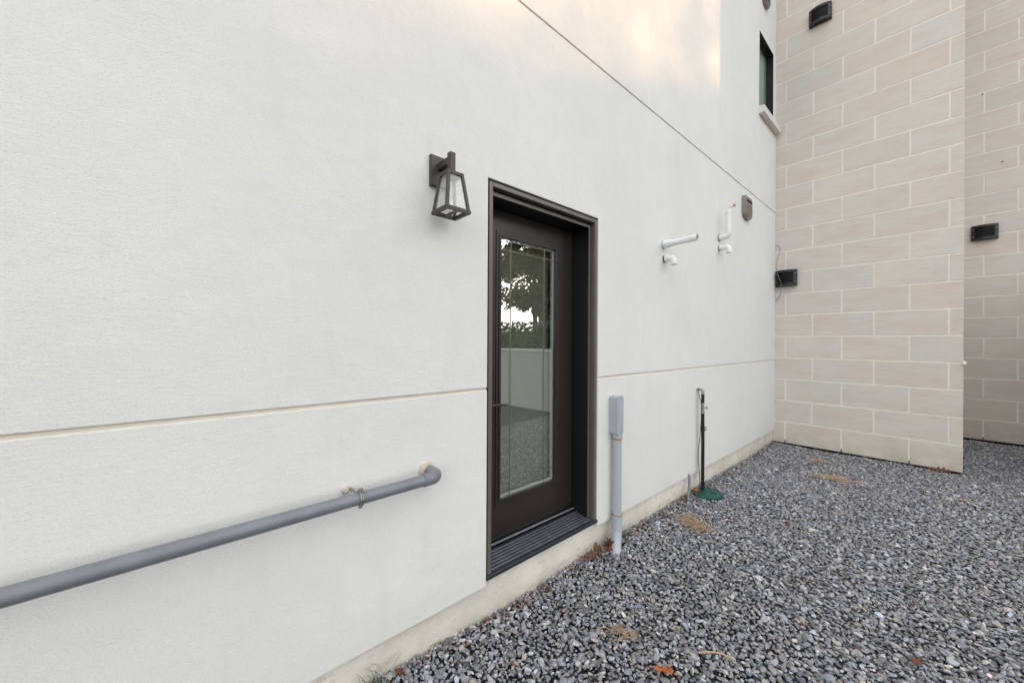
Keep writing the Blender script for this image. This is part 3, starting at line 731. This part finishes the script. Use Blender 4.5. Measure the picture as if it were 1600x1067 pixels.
def field(x0, x1, y0, y1, cell, keep):
    gx = np.arange(x0, x1, cell); gy = np.arange(y0, y1, cell); X_, Y_ = np.meshgrid(gx, gy); X_ = X_.ravel(); Y_ = Y_.ravel()
    X_ = X_+rng.uniform(-.55, .55, len(X_))*cell; Y_ = Y_+rng.uniform(-.55, .55, len(Y_))*cell
    k = keep(X_, Y_); return X_[k], Y_[k]
def vis(x, y):      # the yard the photograph and a step aside can see
    dx = x-CAMX; fwd = dx*f.x + y*f.y; rt = dx*r0.x + y*r0.y
    ok = (fwd > 1.05) & (x < 2.5+.12*y) & (x > -.03)
    ok &= ~((y > Y1+.015) & (x < W-.02)) & (y < Y2+.01)
    ok &= ~(((x-.115)**2+(y-3.745)**2 < .118**2))
    return ok
Vs, Fs, Cs = [], [], []; nvt = 0
cell = .0169
X_, Y_ = field(-.03, 4.0, .2, Y2+.02, cell, vis)
dist = np.hypot(X_-CAMX, Y_); near = dist < 2.45
for msk, sub in ((near, 2), (~near, 1)):
    x, y = X_[msk], Y_[msk]; n = len(x)
    sz = rng.lognormal(math.log(.0100), .28, n).clip(.006, .022)*(1.0 if sub == 2 else 1.12)
    z = ground_h(x, y)+rng.uniform(-.006, .010, n) + (.006-.3*(.0109-sz))*.5
    v, f_, c = stones(np.stack([x, y, z], 1), sz, sub)
    Vs.append(v); Fs.append(f_+nvt); Cs.append(c); nvt += len(v)
x, y = field(-.03, 3.4, .2, Y2, .075, vis); n = len(x)             # a sprinkling of bigger stones on top
z = ground_h(x, y)+.012
v, f_, c = stones(np.stack([x, y, z], 1), rng.uniform(.011, .0175, n), 2); Vs.append(v); Fs.append(f_+nvt); Cs.append(c); nvt += len(v)
V = np.concatenate(Vs).astype(np.float32); F = np.concatenate(Fs).astype(np.int32); C_ = np.concatenate(Cs).astype(np.float32)
me = bpy.data.meshes.new('gravel'); me.vertices.add(len(V)); me.vertices.foreach_set('co', V.ravel())
me.loops.add(F.size); me.loops.foreach_set('vertex_index', F.ravel())
me.polygons.add(len(F)); me.polygons.foreach_set('loop_start', np.arange(0, F.size, 3, dtype=np.int32))
try: me.polygons.foreach_set('loop_total', np.full(len(F), 3, dtype=np.int32))
except Exception: pass
me.polygons.foreach_set('use_smooth', np.zeros(len(F), dtype=bool))
ca = me.color_attributes.new('tone', 'FLOAT_COLOR', 'POINT'); ca.data.foreach_set('color', C_.ravel())
me.update(calc_edges=True); me.materials.append(M['gravel'])
go = bpy.data.objects.new('gravel', me); COL.objects.link(go); tag(go, 'blue grey crushed gravel covering the yard', kind='stuff')
print('gravel tris', len(F))

# ------------------------------------------------------------------ leaves, needles, weeds
def gh(x, y): return float(ground_h(np.float64(x), np.float64(y)))
def leaf(x, y, size, ang, mat, label, cat='leaf', group=None, curl=.35, lift=.022, tilt=(0,0), seed=0):
    """oak leaf: deep rounded lobes, uneven from side to side, crumpled, with a short stalk"""
    rn = random.Random(seed); n = 40
    ph = [rn.uniform(-.5, .5), rn.uniform(-.5, .5)]; nl = rn.choice([3, 4]); dp = rn.uniform(.30, .42)
    cx_, cy_ = rn.uniform(2, 4), rn.uniform(2, 5)
    vs = []; fs = []
    for i in range(n+1):
        t = i/n
        env = .30*math.sin(math.pi*min(1, .06+t*.94))**.55*(.55+.65*t*(1.25-t)*1.6)
        for s_ in (-1, -.55, 0, .55, 1):
            side_ = 0 if s_ < 0 else 1
            lob = (1-dp)+dp*math.cos(t*math.pi*2*nl+ph[side_]+2.2)
            w_ = max(.012, env*lob)*(1.12 if side_ else .95)
            px_ = t-.5+abs(s_)*w_*.42; py_ = s_*w_
            zz_ = curl*(py_*py_*1.9+px_*px_*.6)+.035*math.sin(px_*cx_*3+seed)*math.cos(py_*cy_*4+seed*2)+(.012 if s_ == 0 else 0)
            vs.append((px_*size, py_*size, zz_*size))
    for i in range(n):
        for j in range(4): fs.append((i*5+j, i*5+j+1, i*5+6+j, i*5+5+j))
    b = MB(); b.add(vs, fs); b.tube([(-.72*size, .03*size, .05*size), (-.6*size, 0, .02*size), (-.49*size, 0, .01*size)], .0012, 5)
    me_ = bpy.data.meshes.new('oak_leaf'); me_.from_pydata(b.v, [], b.f); me_.materials.append(mat)
    for p in me_.polygons: p.use_smooth = True
    o = bpy.data.objects.new('oak_leaf', me_); COL.objects.link(o)
    mod = o.modifiers.new('thick', 'SOLIDIFY'); mod.thickness = .0008
    o.location = (x, y, gh(x, y)+lift); o.rotation_euler = (tilt[0], tilt[1], ang)
    return tag(o, label, cat, group)
LO, LBn = M['leaf_o'], M['leaf_b']
leaf(.755, 1.585, .085, .6, LO, 'bright orange oak leaf on the gravel at the bottom edge', curl=.5, lift=.03, seed=1)
leaf(.778, 3.622, .06, 2.2, LBn, 'small red brown oak leaf alone in the middle of the gravel', curl=.6, lift=.03, seed=2)
leaf(1.585, 6.46, .17, .1, LBn, 'brown oak leaf leaning at the foot of the stone bay corner', curl=.5, lift=.035, tilt=(.4,0), seed=3)
leaf(1.49, 2.52, .075, 1.2, LBn, 'thin brown leaf on the gravel near the lower right corner', curl=.9, lift=.025, seed=4)
leaf(1.71, 5.40, .09, .4, M['straw'], 'pale tan leaf on the gravel in front of the stone bay', curl=.5, lift=.022, seed=5)
HEAP = ['brown oak leaf tight against the foot of the pale conduit', 'bright orange oak leaf in the middle of the heap by the conduit', 'brown oak leaf at the left part of the heap by the conduit',
        'brown oak leaf standing upright right behind the conduit foot', 'small brown oak leaf trailing off the heap towards the door sill', 'small brown oak leaf lowest in the heap, out on the gravel',
        'curled brown oak leaf lying on the others beside the conduit', 'small orange oak leaf under the right end of the door sill', 'largest brown oak leaf, in the centre of the heap by the conduit', 'smallest brown oak leaf, farthest left of the heap by the conduit']
for i, (dx, dy, s, a, mt) in enumerate([(.015, 2.235, .10, .3, LBn), (.035, 2.18, .085, 1.4, LO), (.02, 2.10, .09, 2.4, LBn), (.01, 2.27, .095, 3.9, LBn), (.02, 2.03, .08, 1.1, LBn), (.07, 2.15, .07, 5.0, LBn), (.04, 2.25, .085, 4.4, LBn), (.0, 2.06, .07, 2.0, LO), (.03, 2.20, .10, 5.6, LBn), (.0, 1.98, .06, .5, LBn)]):
    leaf(dx+.02, dy, s, a, mt, HEAP[i], group='oak leaves heaped by the conduit', curl=.9, lift=.03+.012*(i % 3), tilt=(random.uniform(-.7, .7), random.uniform(-.7, .7)), seed=10+i)
leaf(.02, 3.70, .08, .3, LO, 'orange leaf standing between the green lid and the foundation', curl=.9, lift=.035, tilt=(.5, .2), seed=30)
leaf(.05, 3.63, .07, 1.9, LBn, 'brown leaf tucked behind the short bent conduit', curl=.9, lift=.03, tilt=(-.4, .2), seed=31)
leaf(.035, 3.40, .07, 2.9, LBn, 'brown leaf lying left of the short bent conduit', curl=.9, lift=.03, tilt=(.3, -.4), seed=32)
leaf(.05, 3.33, .065, 4.0, M['straw'], 'pale tan leaf lying left of the short bent conduit', curl=.9, lift=.03, tilt=(.2, .3), seed=33)
leaf(.02, .70, .055, .4, LBn, 'dark red leaf scrap in the near gravel close to the white stalk', curl=.8, lift=.02, seed=40)
leaf(.03, .585, .05, 2.2, LBn, 'dark leaf scrap beside the curled weed at the foundation', curl=.8, lift=.02, seed=41)
leaf(.02, 1.17, .05, 1.2, LBn, 'small brown leaf at the foundation just left below the door', curl=.8, lift=.03, seed=42)
leaf(.03, 6.40, .07, 1., LBn, 'dark leaf lodged in the far corner where white wall meets stone', curl=.8, lift=.03, seed=50)

def needles(name, x, y, n, sx, sy, ang, label, seed, ln=.09):
    rn = random.Random(seed); b = MB()
    ca_, sa_ = math.cos(ang), math.sin(ang)
    for i in range(n):
        u, v = rn.gauss(0, .45), rn.gauss(0, .45); px, py = u*sx, v*sy
        a = rn.gauss(0, .75); l = ln*rn.uniform(.5, 1.2); dx, dy = math.cos(a)*l/2, math.sin(a)*l/2
        bend = rn.uniform(-.012, .012); z = .019+.026*rn.random()*math.exp(-(u*u+v*v))
        pts_ = []
        for t in (-1, 0, 1):
            qx, qy = px+dx*t+(bend if t == 0 else 0), py+dy*t+(bend if t == 0 else 0)
            wx, wy = x+qx*ca_-qy*sa_, y+qx*sa_+qy*ca_
            pts_.append((wx, wy, gh(wx, wy)+z+rn.uniform(-.004, .006)))
        b.tube(pts_, .0012, 3, caps=False)
    o = b.build(name, M['straw']); return tag(o, label, 'pine needles')
needles('pine_needle_clump', .27, 3.05, 210, .15, .11, -.5, 'clump of dry tan pine needles on the gravel in front of the green lid', 1)
needles('pine_needle_clump', .85, 5.25, 150, .20, .10, .3, 'faint patch of dry pine needles in the far gravel before the stone wall', 2)
needles('pine_needle_clump', .515, 1.64, 60, .10, .025, .55, 'thin streak of dry pine needles in the near gravel left of the orange leaf', 3, .06)
needles('pine_needle_clump', .60, 5.9, 50, .16, .06, .1, 'sparse dry needles nearest the foot of the stone wall', 4)

b = MB(); rn = random.Random(77)
for i in range(520):
    y = rn.uniform(.5, 6.45); x = .002+abs(rn.gauss(0, .045))
    if rn.random() < .25: x = rn.uniform(0, 2.2)
    if (x-.115)**2+(y-3.745)**2 < .14**2: continue
    z = gh(x, y)+rn.uniform(.016, .030); a = rn.uniform(0, 6.3); l = rn.uniform(.004, .013); q_ = rn.uniform(.3, .8)
    ca_, sa_ = math.cos(a), math.sin(a); u1, u2 = rn.uniform(-.5, .5)*l, rn.uniform(-.5, .5)*l
    P4 = [(-l, 0, u1), (0, l*q_, u2), (l, 0, -u1), (0, -l*q_, -u2)]
    v4 = [(max(.001, x+px*ca_-py*sa_), y+px*sa_+py*ca_, z+pz) for px, py, pz in P4]
    b.add(v4+[(p[0], p[1], p[2]-.0012) for p in v4], [(0,1,2,3), (7,6,5,4), (0,4,5,1), (1,5,6,2), (2,6,7,3), (3,7,4,0)])
tag(b.build('leaf_litter', M['leaf_b']), 'thin scatter of tiny brown leaf scraps along the foot of the white wall', kind='stuff')
def weed(x, y, n, h, spread, label, seed, z0=.0):
    rn = random.Random(seed); b = MB()
    for i in range(n):
        a = rn.uniform(0, 2*math.pi); bx, by = x+rn.gauss(0, spread*.4), y+rn.gauss(0, spread*.4)
        bx = max(bx, .004); hh = h*rn.uniform(.45, 1.1); lean = rn.uniform(.15, .7)*hh
        w_ = rn.uniform(.0012, .0028); pr = []
        z = gh(bx, by)
        for t in (0, .35, .7, 1):
            px, py, pz = bx+math.cos(a)*lean*t*t, by+math.sin(a)*lean*t*t, z+hh*t*(1-.25*t)
            ww = w_*(1-t)+.0002
            pr.append(((max(px, .004)-math.sin(a)*ww, py+math.cos(a)*ww, pz), (max(px, .004)+math.sin(a)*ww, py-math.cos(a)*ww, pz), (max(px, .004), py, pz+.0012)))
        vs = [v for t in pr for v in t]
        b.add(vs, [(3*i_+j, 3*i_+(j+1) % 3, 3*i_+3+(j+1) % 3, 3*i_+3+j) for i_ in range(3) for j in range(3)])
    return tag(b.build('weed_tuft', M['grass']), label, 'weed')
weed(.03, 2.43, 38, .12, .08, 'green grass tuft growing right of the pale conduit foot', 1)
weed(.03, 2.12, 16, .10, .10, 'few green blades growing through the heaped oak leaves', 2)
weed(.02, .59, 28, .14, .07, 'curled green weed at the foundation in the lower left of the gravel', 3)
weed(.03, 3.44, 40, .05, .07, 'low green weed beside the short bent conduit', 4)
weed(.978, 2.80, 40, .035, .05, 'tiny green weed in the open gravel, nearer of two', 5)
weed(.80, 2.95, 26, .03, .08, 'faint yellow green weed in the open gravel, farther of two', 6)
b = MB(); b.tube(smooth_path([(.82, 1.80, .03), (.86, 1.84, .036), (.90, 1.87, .034), (.95, 1.88, .030)]), [.004]*13, 7)
tag(b.build('twig', M['straw'], smooth=True), 'short pale curved twig on the near gravel', 'twig')
b = MB(); b.tube(smooth_path([(.10, .70, .026), (.14, .76, .036), (.19, .80, .034), (.25, .83, .026)]), [.0025]*13, 7)
tag(b.build('twig', M['sill'], smooth=True), 'thin white stalk lying at the lower left gravel edge', 'twig')

# ------------------------------------------------------------------ yard behind the camera (seen in the glass), plus added sun and sky blockers
fw = empty('garden_wall', 'low pale rendered garden wall across the yard', 'wall', loc=(6.2, 5.6, 0))
b = MB(); b.box(-3.2, 5.5, 0, .2, -.2, 1.26); b.build('wall_body', M['fence'], fw, bevel=.004)
b = MB(); b.box(-3.22, 5.52, -.025, .225, 1.262, 1.31); b.build('coping', M['sill'], fw, bevel=.004)
fw.rotation_euler = (0, 0, R(-4))
ff = empty('shade_fence', 'unseen board fence added beyond the right edge to darken the recess', 'fence', loc=(3.42, 6.1, 0))  # fence added out of view to keep skylight off the recess
for k in range(19):
    MB().box(-.012, .012, k*.152+.003, k*.152+.149, .04, 2.55).build('board', M['bark'], ff)
for k in range(3): MB().box(.0125, .05, 0, 2.89, .3+k*.95, .38+k*.95).build('rail', M['bark'], ff)
def crown(name, cx, cy, z0, z1, rad, n, size, seed, fluff=(.16, .34)):
    rg = np.random.default_rng(seed)
    nb = max(14, n//130); cz = (z0+z1)/2; hz = (z1-z0)/2
    cc_ = []
    while len(cc_) < nb:
        p = rg.uniform(-1, 1, 3)
        if np.linalg.norm(p) < 1: cc_.append(p)
    cc_ = np.array(cc_)*np.array([rad, rad, hz])*.86; rb = rg.uniform(*fluff, nb)*rad
    wgt = np.clip(1.25-(cc_[:, 2]/hz+1)*.5, .2, 1) if fluff[0] < .4 else np.where(cc_[:, 2] > hz*.15, .35, 1.); k = rg.choice(nb, n, p=wgt/wgt.sum()); d = rg.normal(size=(n, 3)); d /= np.linalg.norm(d, axis=1)[:, None]
    P = cc_[k]+d*(rb[k]*rg.random(n)**.4)[:, None]*np.array([1, 1, .8])+np.array([cx, cy, cz])
    a = rg.normal(size=(n, 3)); a /= np.linalg.norm(a, axis=1)[:, None]; b_ = np.cross(a, rg.normal(size=(n, 3))); b_ /= np.linalg.norm(b_, axis=1)[:, None]
    s = size*rg.uniform(.6, 1.3, n)[:, None]
    c_ = np.cross(a, b_)*s*.12
    Vv = np.stack([P-a*s, P+b_*s*.55+c_, P+a*s, P-b_*s*.55+c_], 1).reshape(-1, 3)
    Ff = (np.arange(n)*4)[:, None]+np.arange(4)[None]
    me_ = bpy.data.meshes.new(name); me_.from_pydata(Vv.tolist(), [], Ff.tolist())
    return me_, cc_+np.array([cx, cy, cz])
def tree(x, y, z0, z1, rad, n, size, seed, label, mat='tree', fluff=(.16, .34)):
    t = empty('deciduous_tree', label, 'tree', 'trees across the yard', loc=(x, y, 0))
    me_, cs_ = crown('crown', 0, 0, z0, z1, rad, n, size, seed, fluff); me_.materials.append(M[mat])
    o = bpy.data.objects.new('crown', me_); COL.objects.link(o); o.parent = t
    b = MB(); rn = random.Random(seed)
    b.tube([(0, 0, -.2), (.05, .03, z0*.5), (0, .1, z0+.8), (.1, 0, (z0+z1)/2+.5), (.1, .05, z1-1)], [.26, .2, .16, .1, .03], 10)
    b.build('trunk', M['bark'], t, smooth=True)
    lb = MB()
    for c in cs_[:12]:
        s = Vector((.03, .05, rn.uniform(z0*.7, (z0+z1)/2))); lb.tube([s, s.lerp(Vector(c), .5)+Vector((0, 0, .25)), Vector(c)], [.07, .045, .015], 6)
    lb.build('limb', M['bark'], t, smooth=True)
hx, hy = .628, .778; px_, py_ = .778, -.628
def at(d, p): return d*hx+p*px_, d*hy+p*py_
for i, (d, p, z0, z1, rad, n) in enumerate([(23, -7.2, 2.0, 12.0, 3.3, 11000), (22, -2.4, 1.6, 13.2, 3.5, 9500), (24, 1.3, 2.0, 14.8, 2.9, 13000), (21, 5.4, 2.3, 9.2, 2.8, 8500), (24, 9.4, 2.0, 8.6, 2.6, 4500)]):
    x, y = at(d, p); lab = ['leftmost leafy tree across the yard', 'tallest leafy tree across the yard', 'middle leafy tree across the yard', 'nearer leafy tree across the yard', 'shorter tree at the right end of the row across the yard'][i]
    tree(x, y, z0, z1, rad, n, (.115 if i in (0, 1, 3, 4) else .17), 100+i, lab, fluff=((.45, .75) if i in (0, 1) else (.16, .34)))
x, y = at(28, 0)
nb = empty('sun_block_house', 'gabled house added behind the trees across the yard to block the low sun', 'house', loc=(x, y, 0))  # invented house, sized to keep low sun off the lower wall
b = MB(); b.prism([(-13.5, 0), (1.4, 0), (1.4, 10.5), (-6, 12.2), (-13.5, 10.5)], 0, 9, 'y'); b.build('wall', M['fence'], nb)
b = MB(); b.prism([(-14.1, 10.25), (-14.1, 10.5), (-6, 12.45), (2.0, 10.5), (2.0, 10.25), (-6, 12.205)], -.5, 9.5, 'y'); b.build('roof', M['bronze'], nb)
for zz in (1.2, 4.4, 7.6):
    for xx in (-12, -8.5, -5, -1.6):
        wv = MB(); wv.box(xx, xx+1.3, -.06, .02, zz, zz+1.6); wq = wv.build('window', M['sill'], nb)
        MB().box(xx+.1, xx+1.2, -.075, -.061, zz+.1, zz+1.5).build('window_pane', M['glass'], wq)
nb.rotation_euler = (0, 0, math.atan2(py_, px_))
x, y = at(19.5, 0)
hd_ = empty('evergreen_hedge', 'dark clipped evergreen hedge in front of the trees across the yard', 'hedge', loc=(x, y, 0))
rg = np.random.default_rng(5); n = 22000
P = np.stack([rg.uniform(-11, 13, n), rg.uniform(-.6, .6, n), rg.uniform(0, 1, n)**.8*(2.35+.25*np.sin(np.arange(n)))], 1)
aa = rg.normal(size=(n, 3)); aa /= np.linalg.norm(aa, axis=1)[:, None]; bb_ = np.cross(aa, rg.normal(size=(n, 3))); bb_ /= np.linalg.norm(bb_, axis=1)[:, None]
s = .12; Vv = np.stack([P-aa*s, P+bb_*s*.5, P+aa*s, P-bb_*s*.5], 1).reshape(-1, 3)
me_ = bpy.data.meshes.new('hedge_leaves'); me_.from_pydata(Vv.tolist(), [], ((np.arange(n)*4)[:, None]+np.arange(4)[None]).tolist()); me_.materials.append(M['hedge'])
o = bpy.data.objects.new('hedge_leaves', me_); COL.objects.link(o); o.parent = hd_
MB().box(-11, 13, -.35, .35, 0, 2.0).build('hedge_core', M['hedge'], hd_)
hd_.rotation_euler = (0, 0, math.atan2(py_, px_))
for i, (z, d0) in enumerate(((6.3, 14.5), (5.6, 14.9))):
    a0 = at(d0, -16); a1 = at(d0-2, 18); b = MB()
    b.tube([(a0[0]+(a1[0]-a0[0])*t, a0[1]+(a1[1]-a0[1])*t, z-.5*math.sin(math.pi*t)+1.2*t) for t in np.linspace(0, 1, 20)], .022, 6)
    tag(b.build('overhead_cable', M['wire'], smooth=True), ['upper', 'lower'][i]+' black overhead cable strung across the yard before the trees', 'cable')
